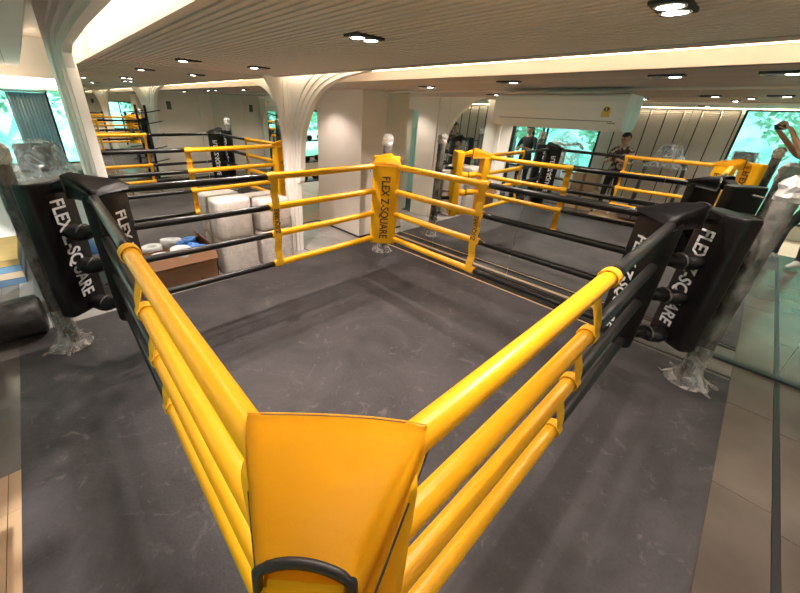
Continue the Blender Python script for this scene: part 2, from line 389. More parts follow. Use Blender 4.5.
# soffit above the right mirror
sf = struct('ceiling_soffit', boxes((1.0, MX+.12, Y3, 3.4, 2.05, 2.10), (1.0, 1.02, Y3, 3.4, 2.05, 2.125)), SOFFIT)
obj('soffit_fascia', boxes((.985, 1.0, Y3, 3.4, 2.052, 2.128)), FASCIA, sf)
obj('led_strip', boxes((.7005, .705, Y3+.02, 3.38, 2.15, 2.17)), LED, sf)
obj('led_strip', boxes((1.004, 1.016, Y3+.02, 3.38, 2.126, 2.134)), LED, sf)
obj('soffit_upstand', boxes((1.26, 1.28, Y3, 3.4, 2.10, 2.36)), FASCIA, sf)
obj('soffit_lip', boxes((MX-.035, MX, Y3, 2.29, 2.035, 2.05)), FASCIA, sf)
# left light cove diffuser
lc = struct('ceiling_light_cove', B(-1.135, -1.0, Y3, MY, 2.33, 2.36), FASCIA)
obj('cove_diffuser', boxes((-1.125, -1.012, Y3+.1, MY-.1, 2.322, 2.33)), LEDW, lc)
# window side ceiling
sc_ = struct('ceiling_window_side', B(XW, -1.40, Y3, 4.1, 2.10, 2.14), SOFFIT)
for i in range(18):
    x = -3.33+i*.107
    obj('ceiling_board', boxes((x, x+.10, Y3, 4.1, 2.085, 2.10)), WHITE, sc_)
obj('led_strip', boxes((-3.28, -1.42, 4.12, 4.16, 2.13, 2.14)), LED, sc_)
obj('led_strip', boxes((XW+.02, XW+.04, -4.0, 4.0, 2.075, 2.083)), LED, sc_)

def downlight(x, y, z, label, lit=(1, 0), along='x', power=None):
    t = thing('downlight', label, 'light', (x, y, z), 0 if along == 'x' else PI/2, 'recessed twin downlights')
    obj('housing', boxes((-.085, .085, -.045, .045, -.006, .02)), HOUSE, t)
    for s, on in zip((-.04, .04), lit):
        bm = bmesh.new(); lathe(bm, [(.0, -.006), (.022, -.006), (.026, -.010), (.034, -.004)], 18)
        bmesh.ops.translate(bm, verts=bm.verts, vec=(s, 0, 0))
        o = obj('lamp', bm, LAMPON if on else LAMPOFF, t)
        bm = bmesh.new(); tube(bm, [(s+.037*math.cos(a), .037*math.sin(a), -.008) for a in [2*PI*k/18 for k in range(18)]], .003, 6, closed=True)
        obj('lamp_ring', bm, CHROME, t)
        if on:
            l = spot(x+(s if along == 'x' else 0), y+(s if along != 'x' else 0), z-.02, power or LAMP_POWER); 
downlight(-.45, 1.73, ZC-.004, 'ceiling downlight on slats nearest the back mirror, left of the pair', (1, 0), power=34)
downlight(.09, 1.64, ZC-.004, 'ceiling downlight on slats left of the white half arch', (1, 0), power=52)
downlight(-.28, -.14, ZC-.004, 'twin ceiling downlight with both lamps lit, above the ring middle', (1, 1), power=12)
downlight(-.07, -1.22, ZC-.004, 'ceiling downlight at the top edge above the right ropes', (1, 1), power=15)
downlight(1.31, -1.00, 2.046, 'soffit downlight above the right black corner post', (1, 0), 'y')
downlight(1.33, -1.46, 2.046, 'soffit downlight at the right edge of the picture', (1, 0), 'y')
downlight(1.40, .02, 2.046, 'small soffit downlight above the air conditioner', (1, 0), 'y', 14)
downlight(1.66, 1.05, 2.046, 'small soffit downlight in front of the yellow back corner', (1, 0), 'y', 38)
downlight(-.72, -1.05, ZC-.004, 'added twin ceiling downlight, out of view above the near corner', (1, 1), power=8)  # unseen lamp added to brighten the yellow hood at the near corner
downlight(-.3, -3.0, ZC-.004, 'ceiling downlight near the opposite mirror', (1, 0))
downlight(1.35, -3.0, 2.046, 'soffit downlight near the opposite mirror', (1, 0), 'y')
downlight(-2.2, -.6, 2.08, 'downlight in the window side ceiling', (1, 0), 'y', 12)
downlight(-2.2, 2.6, 2.08, 'downlight in the window side ceiling near the end window', (1, 0), 'y', 12)
downlight(1.4, 2.9, 2.046, 'downlight over the hallway behind the white half arch', (1, 0), 'y', 12)
for (x, y) in ((1.8, 5.2), (3.2, 5.6)):
    spot(x, y, 2.38, 30)

# ---------------------------------------------------------------- the ring
AX, AY, ROT = 1.3448, 1.2936, -.0122
ZR = [1.25, .9815, .7241, .4269]
cR, sR = math.cos(ROT), math.sin(ROT)
def ring(x, y, z=0): return Vector((cR*x-sR*y, sR*x+cR*y, z))
SIDES = {'back left': ((-AX, AY), (AX, AY), -.1028, 0), 'back right': ((AX, AY), (AX, -AY), .0087, 1), 'front right': ((AX, -AY), (-AX, -AY), .0484, 0), 'front left': ((-AX, -AY), (-AX, AY), .0423, 1)}
HN = ['top', 'second', 'third', 'lowest']
for side, (a, b, s, ax) in SIDES.items():
    mid = (s, a[1]) if ax == 0 else (a[0], s)
    for k, z in enumerate(ZR):
        t = thing('ring_rope', '%s rope of the %s side of the ring, half yellow and half black' % (HN[k], side), 'rope', ring(*mid, 0), ROT)
        t['group'] = 'padded ropes of the %s side' % side
        for (e, nm) in ((a, None), (b, None)):
            yellow = (e[0] > 0) == (e[1] > 0)
            dx, dy = e[0]-mid[0], e[1]-mid[1]; Ln = math.hypot(dx, dy); ux, uy = dx/Ln, dy/Ln
            # ropes stop just behind the corner cushion
            Le = Ln-.0
            pts = []; N_ = 14
            for i in range(N_+1):
                q = Le*i/N_; sag = -.010*math.sin(PI*(.5+.5*q/Ln)) if True else 0
                pts.append((ux*q, uy*q, z+sag+.006))
            bm = bmesh.new(); r = .031 if yellow else .0265
            tube(bm, pts, r, 16)
            if yellow:   # rounded end with a stitched collar
                tube(bm, [(ux*q, uy*q, z-.004) for q in (-.012, -.006, .03, .036)], [r*.75, r*1.07, r*1.07, r*.9], 16)
            obj('yellow_sleeve' if yellow else 'black_sleeve', bm, YELROPE if yellow else BLKROPE, t)
    # spacer strap
    t = thing('rope_spacer', 'yellow webbing strap tying the four ropes at the middle of the %s side' % side, 'strap', ring(*mid, 0), ROT, None)
    ydir = -1 if (a[0] > 0) == (a[1] > 0) else 1     # offset the strap to the yellow side of the joint
    e = a if (a[0] > 0) == (a[1] > 0) else b
    dx, dy = e[0]-mid[0], e[1]-mid[1]; Ln = math.hypot(dx, dy); U = Vector((dx/Ln, dy/Ln, 0))
    inn = Vector((0, -1 if a[1] > 0 else 1, 0)) if ax == 0 else Vector((-1 if a[0] > 0 else 1, 0, 0))
    wd = .078 if side.startswith('back') else .05
    for k, z in enumerate(ZR):
        bm = bmesh.new(); rr = .0345
        for j in range(2):
            pass
        ringa = []
        for off in (.002, wd):
            ringa.append([[bm.verts.new(U*off+inn*(q*math.cos(2*PI*i/18))+Vector((0, 0, z-.004+q*math.sin(2*PI*i/18)))) for i in range(18)] for q in (rr, rr+.004)])
        for i in range(18):
            j = (i+1) % 18; (a0, a1), (b0, b1) = ringa
            for q in ((a1[i], a1[j], b1[j], b1[i]), (a0[j], a0[i], b0[i], b0[j]), (a0[i], a0[j], a1[j], a1[i]), (b0[j], b0[i], b1[i], b1[j])):
                bm.faces.new(q)
        obj('loop', bm, STRAPM, t)
    for k in range(3):
        z0, z1 = ZR[k], ZR[k+1]; bm = bmesh.new()
        n_ = 9; prev = None
        for i in range(n_+1):
            q = i/n_; z = (z0-.006)+(z1-z0)*q
            bow = .036*abs(math.cos(PI*q))**.6 if side.startswith('back') else .030*math.cos(PI*q)
            tw = .0 if side.startswith('back') else .35*math.sin(PI*q)
            c0 = inn*bow+Vector((0, 0, z)); d = (U*math.cos(tw)+inn*math.sin(tw))
            m0 = U*(wd*.5+.001)
            L4 = [bm.verts.new(c0+m0-d*wd*.46), bm.verts.new(c0+m0+d*wd*.46), bm.verts.new(c0+m0+d*wd*.46+inn*.004), bm.verts.new(c0+m0-d*wd*.46+inn*.004)]
            if prev:
                for a_ in range(4): bm.faces.new((prev[a_], prev[(a_+1) % 4], L4[(a_+1) % 4], L4[a_]))
            prev = L4
        obj('web', bm, STRAPM, t)
    # lettering between the second and third rope, reading upwards, facing into the ring
    zc = (ZR[1]+ZR[2])/2
    xa = Vector((0, 0, 1)); za = inn; ya = za.cross(xa)
    if side.startswith('back'):
        text('Z-SQUARE', .062, INKRED, t, frame(xa, ya, U*(wd*.5)+inn*.047+Vector((0, 0, zc))), sx=.8)
    else:
        text('Z-SQUARE', .042, INKRED, t, frame(xa, ya, U*(wd*.5)+inn*.046+Vector((0, 0, zc))), sx=.8)

# corner sets. local +X points outwards along the diagonal, origin at the rope corner
def pad_bm(x0, x1, w, z0, z1, bow=.015, r=.03):
    bm = bmesh.new(); prof = []
    nq = 5
    def arc(cx, cy, a0, a1): return [(cx+r*math.cos(a0+(a1-a0)*i/nq), cy+r*math.sin(a0+(a1-a0)*i/nq)) for i in range(nq+1)]
    prof = arc(x0+r, -w+r, PI, 1.5*PI)+arc(x1-r*.6, -w+r, 1.5*PI, 2*PI)+arc(x1-r*.6, w-r, 0, .5*PI)+arc(x0+r, w-r, .5*PI, PI)
    nf = 6
    prof += [(x0-bow*math.sin(PI*i/nf), (w-r)*(1-2*i/nf)) for i in range(1, nf)]
    zs = [(z0, .86), (z0+.008, .95), (z0+.025, 1), (z1-.025, 1), (z1-.008, .95), (z1, .86)]
    cx = (x0+x1)/2; rings = []
    for z, s in zs: rings.append([bm.verts.new((cx+(x-cx)*s, y*(1-(1-s)*.25), z)) for x, y in prof])
    for A, Bq in zip(rings, rings[1:]):
        for i in range(len(prof)):
            f = bm.faces.new((A[i], A[(i+1) % len(prof)], Bq[(i+1) % len(prof)], Bq[i])); f.smooth = True
    bm.faces.new(rings[0][::-1]); bm.faces.new(rings[-1]); return bm
def hood_bm(near=False):
    """tapering cap from the cushion to the turnbuckle: rows along x, columns across"""
    bm = bmesh.new(); rows = []; X = [-.168, -.158, -.11, -.06, 0, .05, .09, .115]
    for i, x in enumerate(X):
        q = max(0, min(1, (x+.158)/.273))
        w = .172+(.052-.172)*q**1.05
        zt = 1.292+.066*q+.012*math.sin(PI*q)
        drop = .060+.075*q
        if i == 0: zt -= .028
        row = []; nC = 14
        for j in range(nC+1):
            t = -1+2*j/nC
            if abs(t) < .72: y = t/.72*w*.96; z = zt-.006*abs(t/.72)**3+.004*math.sin(5*x*7+t*3)
            else:
                e = (abs(t)-.72)/.28; y = math.copysign(w*(.96+.05*math.sin(e*PI*.6)), t); z = zt-.006-drop*e
            lat = .006*q if near else 0
            row.append(bm.verts.new((x-.016*q*(1-t*t) if near else x, y+lat, z+(.012*q*(1-t*t)))))
        rows.append(row)
    for A, Bq in zip(rows, rows[1:]):
        for j in range(len(A)-1):
            f = bm.faces.new((A[j], A[j+1], Bq[j+1], Bq[j])); f.smooth = True
    bm.verts.ensure_lookup_table()
    rim = [v.co.copy() for v in rows[-1]]; side1 = [r[0].co.copy() for r in rows]; side2 = [r[-1].co.copy() for r in rows]; seam = [v.co.copy() for v in rows[1]]
    bmesh.ops.solidify(bm, geom=bm.faces[:], thickness=.006)
    return bm, rim, side1, side2, seam
HN4 = {'front': (-1, -1), 'back': (1, 1), 'left': (-1, 1), 'right': (1, -1)}
def corner(nm, sx, sy):
    col = 'yellow' if sx == sy else 'black'; M_ = YEL if sx == sy else BLK; INK = INKRED if sx == sy else INKWHT
    K = ring(sx*AX, sy*AY); rz = math.atan2(sy, sx)+ROT
    where = {'front': 'at the near corner below the viewer', 'back': 'at the far corner by the white column', 'left': 'at the left corner by the window', 'right': 'at the right corner by the long mirror'}[nm]
    t = thing('corner_cushion', '%s padded corner cushion with pointed hood %s' % (col, where), 'cushion', K, rz)
    if nm == 'front': t.location = K+Vector((math.cos(rz+PI/2), math.sin(rz+PI/2), 0))*.012
    obj('pad', pad_bm(-.150, -.060, .148, .372, 1.262), M_, t)
    hb, rim, s1, s2, seam = hood_bm(nm == 'front'); ho = obj('hood', hb, M_, t)
    bm = bmesh.new(); tube(bm, rim, .0060, 8); obj('piping', bm, PIPING, ho)
    for sd in (s1, s2):
        bm = bmesh.new(); tube(bm, sd, .0030, 8); obj('piping', bm, PIPING, ho)
    if sx == sy:
        bm = bmesh.new(); tube(bm, [v+Vector((-.002, 0, .002)) for v in seam], .0016, 6); obj('stitching', bm, STRAPM, ho)
    bm = bmesh.new(); extr(bm, [(.06, 1.342), (.11, 1.342), (.215, 1.30), (.215, 1.27), (.09, 1.29), (.06, 1.30)], 'y', -.047+(.006 if nm == 'front' else 0), .047+(.006 if nm == 'front' else 0)); bmesh.ops.bevel(bm, geom=bm.edges[:], offset=.006, segments=2, affect='EDGES')
    obj('hood_tongue', bm, M_, t)
    # lettering reads downwards, facing the ring
    fr = lambda y, z: frame((0, 0, -1), (0, -1, 0), (-.168, y, z))
    text('FLEX Z-SQUARE', .125 if col == 'yellow' else .12, INK, t, fr(.0, .80), sx=.80)
    # turnbuckles with covers
    for k, z in enumerate(ZR):
        tb = thing('turnbuckle_cover', '%s turnbuckle cover, %s of four, %s' % (col, HN[k] if k else 'topmost', where), 'turnbuckle', K, rz)
        tb['group'] = 'turnbuckle covers of the %s corner' % nm
        bm = bmesh.new()
        if k == 0:
            tube(bm, [(.03, 0, z+.01), (.10, 0, z+.012), (.18, 0, z+.008), (.26, 0, z+.004)], [.024, .024, .020, .018], 12)
            obj('sleeve', bm, M_ if col == 'yellow' else BLKROPE, tb)
        else:
            dz = R.uniform(-.008, .008); n = 8
            P = [(-.03+.285*i/n, .012*math.sin(i*1.3+k), z+dz+.012*math.sin(i*.9)) for i in range(n+1)]
            tube(bm, P, [.030, .040, .046, .043, .048, .052, .052, .048, .030], 14)
            bmesh.ops.scale(bm, vec=(1, 1.25, 1), verts=bm.verts)
            o = obj('sleeve', bm, M_, tb)
            bm = bmesh.new(); tube(bm, [(.13, .060*math.cos(a), z+dz+.050*math.sin(a)) for a in [2*PI*i/16 for i in range(16)]], .006, 6, closed=True)
            obj('binding', bm, PIPING if col == 'yellow' else GREYPL, tb)
        bm = bmesh.new(); tube(bm, [(.24, 0, z), (.50, 0, z)], .010, 8); obj('bolt', bm, CHROME, tb)
    # post
    pc = K+Vector((math.cos(rz), math.sin(rz), 0))*(.545 if nm == 'left' else .575)
    p = thing('ring_post', 'upright steel ring post in crinkled stretch film %s' % where, 'post', (pc.x, pc.y, .004), rz)
    bm = bmesh.new(); prof = []
    z = 0.03
    while z < 1.46: prof.append((.054+R.uniform(-.002, .003), z)); z += .045
    lathe(bm, [(0, .0), (.054, .0)]+prof+[(.05, 1.48), (0, 1.485)], 20); obj('tube', bm, POSTM, p)
    obj('base_plate', boxes((-.09, .09, -.09, .09, 0, .010)), BLKMET, p)
    # flared and crumpled film round the base, a few torn tails
    bm = bmesh.new(); lathe(bm, [(.060, .34), (.062, .22), (.066, .13), (.078, .085), (.098, .055), (.115, .03), (.14, .006)], 30, jit=.0075)
    obj('film_skirt', bm, FILMS, p)
    bm = bmesh.new()
    for i in range(5):
        a = R.uniform(0, 2*PI); ln = R.uniform(.07, .14); A = Vector((math.cos(a), math.sin(a), 0)); Bq = Vector((-A.y, A.x, 0))
        prev = None
        for j in range(6):
            q = j/5; cpt = A*(.07+ln*q)+Vector((0, 0, .07*(1-q)**2+.006+R.uniform(0, .018))); w_ = (.035*(1-q*.8))*R.uniform(.6, 1.3)
            cur = [bm.verts.new(cpt-Bq*w_), bm.verts.new(cpt+Vector((0, 0, R.uniform(0, .02)))), bm.verts.new(cpt+Bq*w_)]
            if prev: bm.faces.new((prev[0], prev[1], cur[1], cur[0])); bm.faces.new((prev[1], prev[2], cur[2], cur[1]))
            prev = cur
    obj('film_tail', bm, FILMS, p)['kind'] = 'stuff'
    bm = bmesh.new(); lathe(bm, [(.058, .20), (.062, .5), (.059, .9), (.063, 1.2), (.060, 1.40), (.062, 1.47), (.05, 1.505), (.02, 1.52)], 24, jit=.0035)
    obj('film_wrap', bm, FILM, p)
    bm = bmesh.new(); lathe(bm, [(.060, 1.40), (.068, 1.43), (.064, 1.46), (.070, 1.49), (.055, 1.52), (.025, 1.545), (.0, 1.53)], 16, jit=.010)
    obj('film_crown', bm, FOIL, p)
    if nm in ('right', 'left'):
        bm = bmesh.new(); lathe(bm, [(.062, 1.14), (.063, 1.17), (.072, 1.24), (.068, 1.32), (.076, 1.38), (.070, 1.45)], 30, jit=.006)
        obj('film_bunch', bm, FILM, p)
    # post pad
    q = thing('post_pad', 'thick %s post pad with large lettering %s' % (col, where), 'pad', K, rz)
    obj('pad', pad_bm(.250, .355, .160, .375, 1.315, r=.035), M_, q)
    obj('lettering_back', boxes((.350, .485, -.045, .045, .60, .64), (.350, .485, -.045, .045, 1.05, 1.09)), PIPING, q).name = 'fastening_strip'
    fr = lambda y, z: frame((0, 0, -1), (0, -1, 0), (.231, y, z))
    text('FLEX Z-SQUARE', .140, INK, q, fr(.02, .85), sx=.70)
for nm, (sx, sy) in HN4.items(): corner(nm, sx, sy)

# ---------------------------------------------------------------- air conditioner on the long mirror
ac = thing('air_conditioner', 'white wall mounted split air conditioner on the long mirror', 'air conditioner', (MX-.001, -.085, 0))
bm = bmesh.new()
prof = [(0, 2.0), (-.185, 2.0), (-.215, 1.985), (-.232, 1.94), (-.235, 1.86), (-.225, 1.79), (-.195, 1.735), (-.12, 1.712), (0, 1.712)]
extr(bm, prof, 'y', -.575, .585); obj('casing', bm, ACW, ac)
bm = bmesh.new(); extr(bm, [(-.19, 1.722), (-.228, 1.79), (-.2305, 1.788), (-.196, 1.718)], 'y', -.50, .51); obj('louver', bm, WHITE, ac)
obj('louver_gap', boxes((-.2285, -.2, -.505, .515, 1.790, 1.794)), GREYPL, ac)
obj('intake_grille', boxes(*[(-.18+.02*i, -.17+.02*i, -.55, .56, 2.0, 2.004) for i in range(8)]), GREYPL, ac)
bm = bmesh.new(); pts = [(-.03, 0), (.03, 0), (.03, .05)]+[(.03*math.cos(a), .05+.03*math.sin(a)) for a in [PI*i/8 for i in range(9)]]+[(-.03, .05)]
extr(bm, [(-.44+a, 1.825+b) for a, b in pts[:3]+pts[4:-1]], 'x', -.239, -.2345); st = obj('energy_label', bm, STICK, ac)
st['label'] = 'golden energy rating label'
bm = bmesh.new(); extr(bm, [(-.44+.018*math.cos(a), 1.882+.016*math.sin(a)) for a in [2*PI*i/14 for i in range(14)]], 'x', -.2405, -.239); obj('label_mark', bm, BLKMET, st)
text('5', .03, INKWHT, st, frame((0, -1, 0), (0, 0, 1), (-.2412, -.44, 1.882)), name='label_digit')
obj('indicator_strip', boxes((-.236, -.2285, -.53, -.47, 1.775, 1.781)), GREYPL, ac)

# ---------------------------------------------------------------- crates and cartons in front of the back mirror
def crate(label, x, y, z, w, d, h, rz):
    t = thing('wrapped_crate', label, 'crate', (x, y, z), rz, None)
    bm = boxes((-w/2, w/2, -d/2, d/2, 0, h), bev=.05)
    for v in bm.verts: v.co += Vector((R.uniform(-.005, .005), R.uniform(-.005, .005), R.uniform(-.004, .004)))
    o = obj('body', bm, FOAM, t, smooth=True)
    bm = bmesh.new()
    for k in range(2):
        z0 = h*(.3+.35*k); s = R.uniform(-.05, .05)
        q = [(-w/2-.004, -d/2-.004, z0), (w/2+.004, -d/2-.004, z0+s), (w/2+.004, d/2+.004, z0), (-w/2-.004, d/2+.004, z0-s)]
        tube(bm, q, .004, 5, closed=True)
    obj('wrap_band', bm, FILM, t)
crate('lower bubble wrapped crate just right of the brown carton', -.06, 2.27, 0, .42, .26, .43, .02)
crate('upper bubble wrapped crate stacked right of the brown carton', -.085, 2.265, .43, .40, .26, .46, -.03)
crate('lower bubble wrapped crate against the white half arch', .42, 2.28, 0, .40, .24, .44, -.02)
crate('upper bubble wrapped crate against the white half arch', .42, 2.28, .44, .40, .24, .38, .03)
t = thing('carton', 'open brown cardboard carton full of tape rolls by the left ropes', 'carton', (-.67, 2.27, 0), .0)
cw, cd_, ch = .32, .125, .37
obj('carton_body', boxes((-cw, cw, -cd_, -cd_+.008, 0, ch), (-cw, cw, cd_-.008, cd_, 0, ch), (-cw, -cw+.008, -cd_, cd_, 0, ch), (cw-.008, cw, -cd_, cd_, 0, ch), (-cw, cw, -cd_, cd_, 0, .01)), CARD, t)
bm = bmesh.new(); box(bm, -cw, cw, -.003, .003, 0, .10); bmesh.ops.rotate(bm, verts=bm.verts, matrix=Matrix.Rotation(2.5, 3, 'X')); bmesh.ops.translate(bm, verts=bm.verts, vec=(0, -cd_-.002, ch)); obj('flap', bm, CARD, t)
bm = bmesh.new(); box(bm, -.003, .003, -cd_, cd_, 0, .12); bmesh.ops.rotate(bm, verts=bm.verts, matrix=Matrix.Rotation(-.5, 3, 'Y')); bmesh.ops.translate(bm, verts=bm.verts, vec=(cw, 0, ch)); obj('flap', bm, CARD, t)
obj('tape_band', boxes((-cw, cw, -cd_-.003, -cd_, .215, .26)), TAPEB, t)
bm = bmesh.new(); extr(bm, [(.12, .06), (.16, .06), (.14, .09)], 'y', -cd_-.003, -cd_-.001); obj('handling_mark', bm, INKRED, t)
def roll(label, x, y, z, r, h, m, tilt=(0, 0), name='tape_roll'):
    bm = bmesh.new(); n = 24; A = []
    for (rr, zz) in ((r, 0), (r, h), (r*.52, h), (r*.52, 0)):
        A.append([bm.verts.new((rr*math.cos(2*PI*k/n), rr*math.sin(2*PI*k/n), zz)) for k in range(n)])
    for i in range(4):
        P, Q = A[i], A[(i+1) % 4]
        for k in range(n):
            f = bm.faces.new((P[k], P[(k+1) % n], Q[(k+1) % n], Q[k])); f.smooth = i in (0, 2)
    o = obj(name, bm, m); o.location = (x, y, z); o.rotation_euler = (tilt[0], tilt[1], 0)
    return tag(o, label, 'tape')
# rolls rest on a packed bed of rolls below the rim
obj('packing', boxes((-cw+.012, cw-.012, -cd_+.012, cd_-.012, .012, .28)), CARDL, t)
roll('large white tape roll lying nearest the left black cushion in the carton', -.86, 2.25, .285, .10, .10, GREYT)
roll('large white tape roll on top in the middle of the carton', -.67, 2.235, .33, .105, .09, GREYT, (.12, .1))
roll('blue tape roll at the right end of the open carton', -.475, 2.25, .30, .068, .10, BLUET, (.1, 0))
roll('blue tape roll lying flat behind in the open carton', -.53, 2.32, .33, .055, .09, BLUET, (.0, .2))
roll('small blue tape roll tucked in the middle of the carton', -.60, 2.34, .285, .045, .12, BLUET)

# ---------------------------------------------------------------- left zone, seen past the left corner
def treadmill(label, x, y, rz, film_m=FILMD):
    t = thing('treadmill', label, 'treadmill', (x, y, 0), rz)
    bm = boxes((-.36, .36, -.30, .70, .04, .17), bev=.03); obj('deck', bm, GREYPL, t)
    obj('belt', boxes((-.24, .24, -.28, .50, .171, .178)), BLKMET, t)
    for s in (-1, 1):
        bm = bmesh.new(); tube(bm, [(s*.33, .55, .1), (s*.32, .62, .7), (s*.30, .60, 1.12)], .032, 10); obj('upright', bm, GREYPL, t)
        bm = bmesh.new(); tube(bm, [(s*.30, .60, 1.08), (s*.31, .42, 1.12), (s*.30, .22, 1.10)], .022, 8); obj('handrail', bm, BLKMET, t)
        bm = bmesh.new(); lathe(bm, [(0, 0), (.03, 0), (.03, .04), (0, .04)], 10, s*.3, .5); obj('foot', bm, BLKMET, t)
    bm = boxes((-.155, .155, -.05, .05, 0, .27), bev=.035)
    bmesh.ops.rotate(bm, verts=bm.verts, matrix=Matrix.Rotation(-.35, 3, 'X')); bmesh.ops.translate(bm, verts=bm.verts, vec=(0, .60, 1.13)); obj('console', bm, GREYPL, t)
    # film draped over console: a jittered tent
    bm = bmesh.new(); rings = lathe(bm, [(.38, 1.0), (.30, 1.10), (.23, 1.22), (.19, 1.34), (.16, 1.41), (.08, 1.43), (.0, 1.43)], 26, 0, .56, jit=.016, sq=.6)
    obj('plastic_cover', bm, film_m, t); return t
treadmill('treadmill with film wrapped grey console in front of the end window', -1.52, 2.62, 0)
def cyl(name, label, cat, a, b, r, m, n=20):
    bm = bmesh.new(); a = Vector(a); b = Vector(b); d = b-a
    tube(bm, [a-d*0, a+d*.02, a+d*.5, b-d*.02, b], [r*.8, r, r, r, r*.8], n); o = obj(name, bm, m); return tag(o, label, cat)
pb_ = thing('punching_bag', 'black punching bag in clear film lying beside the left post', 'punching bag', (-2.06, 2.06, .175), 0)
bm = bmesh.new(); tube(bm, [(-.35, 0, 0), (-.33, 0, 0), (.22, .0, 0), (.24, 0, 0)], [.13, .165, .165, .13], 22); obj('bag_body', bm, BLK, pb_)
bm = bmesh.new(); tube(bm, [(-.34+.064*i, 0, 0) for i in range(10)], [.168+R.uniform(0, .004) for i in range(10)], 18, caps=False)
for v in bm.verts: v.co += Vector((R.uniform(-.008, .008), R.uniform(-.006, .006), R.uniform(-.004, .006)))
obj('film_wrap', bm, FILM, pb_)
pb2 = thing('punching_bag', 'black standing punching bag with white lettering at the left picture edge', 'punching bag', (-2.27, 1.72, .0), 0)
bm = bmesh.new(); lathe(bm, [(0, .0), (.14, .0), (.15, .3), (.15, 1.0), (.12, 1.05), (0, 1.06)], 26); obj('bag_body', bm, BLK, pb2)
text('Z-SQUARE', .13, INKWHT, pb2, frame((0, 0, -1), Vector((1, .0, 0)).cross(Vector((0, 0, 1))).normalized()*1, (.154, 0, .62)) if False else frame((0, 0, -1), (-.7, -.7, 0), (.108, -.108, .62)))
cols = [('yellow', (0.62, .42, .16)), ('blue', (.16, .30, .46)), ('beige', (.55, .42, .30)), ('dark blue', (.08, .14, .22))]
for i, (cn, cc) in enumerate([cols[3], cols[2], cols[1], cols[0]]):
    m_ = mat('foam_mat_'+cn.replace(' ', '_'), cc, .8, var=.05)
    tag(obj('foam_mat', boxes((-2.75, -1.95, 3.3, 4.2, .07*i+.001, .07*i+.069), bev=.006), m_), '%s foam mat %s of the stack beneath the end window' % (cn, ['at the bottom', 'third from top', 'second from top', 'on top'][i]), 'mat', 'stacked foam mats')
for i, (x, y, z) in enumerate(((-1.55, 3.75, .09), (-1.36, 3.75, .09), (-1.455, 3.75, .25))):
    tag(cyl('plastic_roll', '', 'roll', (x, y-.35, z), (x, y+.35, z), .09, BLUET), ['blue wrapped roll lowest left of the three beneath the window', 'blue wrapped roll lowest right, beside the left pillar', 'blue wrapped roll on top of two others'][i], 'roll', 'blue rolls beneath the end window')
# curtain on the end window
cu = thing('curtain', 'blue grey pleated curtain hanging at the end window', 'curtain', (0, YE-.12, 0))
bm = bmesh.new(); prev = None; npl = 90
for i in range(npl+1):
    q = i/npl; xx = -1.60+.34*q; yy = .022*math.sin(q*2*PI*11)
    cur = [bm.verts.new((xx-.0, yy, 1.84)), bm.verts.new((xx, yy*1.2, 1.4)), bm.verts.new((xx+.005, yy*1.3, .95))]
    if prev:
        for a_ in range(2): f = bm.faces.new((prev[a_], cur[a_], cur[a_+1], prev[a_+1])); f.smooth = True
    prev = cur
bmesh.ops.solidify(bm, geom=bm.faces[:], thickness=.003); obj('pleats', bm, CURT, cu)
bm = bmesh.new(); tube(bm, [(-1.9, 0, 1.855), (-1.25, 0, 1.855)], .012, 8); obj('rail', bm, CHROME, cu)
struct('trim_5', B(-3.3, -.62, YE-.2, YE-.16, 1.87, 2.0), WHITE)
lb = struct('trim_6', B(-3.3, -.62, YE-.16, YE, 1.985, 2.0), WHITE)
obj('led_strip', boxes((-3.2, -.7, YE-.21, YE-.205, 1.90, 1.985)), LEDW, lb)

# ---------------------------------------------------------------- window side, seen in the long mirror
treadmill('treadmill under loose clear plastic in front of the louvred blinds', -2.47, -.28, PI/2)
treadmill('treadmill with grey console by the big green window', -2.52, -1.32, PI/2)
def spin(label, x, y):
    t = thing('exercise_machine', label, 'exercise machine', (x, y, 0), PI/2)
    bm = bmesh.new(); tube(bm, [(0, .55, .05), (0, .4, .7), (0, .35, 1.15)], .05, 10); obj('mast', bm, ACW, t)
    bm = bmesh.new(); tube(bm, [(-.4, .3, 1.2), (-.3, .35, 1.3), (0, .36, 1.25), (.3, .35, 1.3), (.4, .3, 1.2)], .03, 8); obj('handlebar', bm, ACW, t)
    obj('base', boxes((-.3, .3, -.13, .55, 0, .1), bev=.02), ACW, t)
    bm = bmesh.new(); tube(bm, [(0, -.05, .1), (0, -.08, .75)], .04, 8); obj('seat_post', bm, GREYPL, t)
    obj('seat', boxes((-.14, .14, -.2, .05, .75, .82), bev=.03), BLK, t)
    bm = bmesh.new(); lathe(bm, [(.46, .75), (.40, 1.0), (.34, 1.25), (.2, 1.45), (0, 1.55)], 22, 0, .25, jit=.022, sq=.62); obj('plastic_cover', bm, FILMD, t)
spin('white exercise machine under clear plastic before the middle windows', -2.66, 1.66)
for i, (x, y, z, w_, d_, h_, lab) in enumerate([(-2.35, .72, 0, .4, .5, .42, 'pale cardboard carton at the bottom of the stack beside the treadmill'), (-2.35, .74, .42, .38, .46, .34, 'pale cardboard carton on top of the stack beside the treadmill')]):
    t = thing('carton', lab, 'carton', (x-.25, y+.16, z)); obj('carton_body', boxes((-w_/2, w_/2, -d_/2, d_/2, 0, h_), bev=.004), CARDL, t)
    obj('tape_band', boxes((-w_/2-.001, w_/2+.001, -.03, .03, .0, h_+.001)), TAPEB, t)
pb3 = thing('punching_bag', 'black hanging style punching bag with white lettering, leaning by the end of the windows', 'punching bag', (-2.9, 3.05, 0))
bm = bmesh.new(); lathe(bm, [(0, .0), (.14, .0), (.165, .1), (.165, 1.65), (.13, 1.7), (0, 1.71)], 26); obj('bag_body', bm, BLK, pb3)
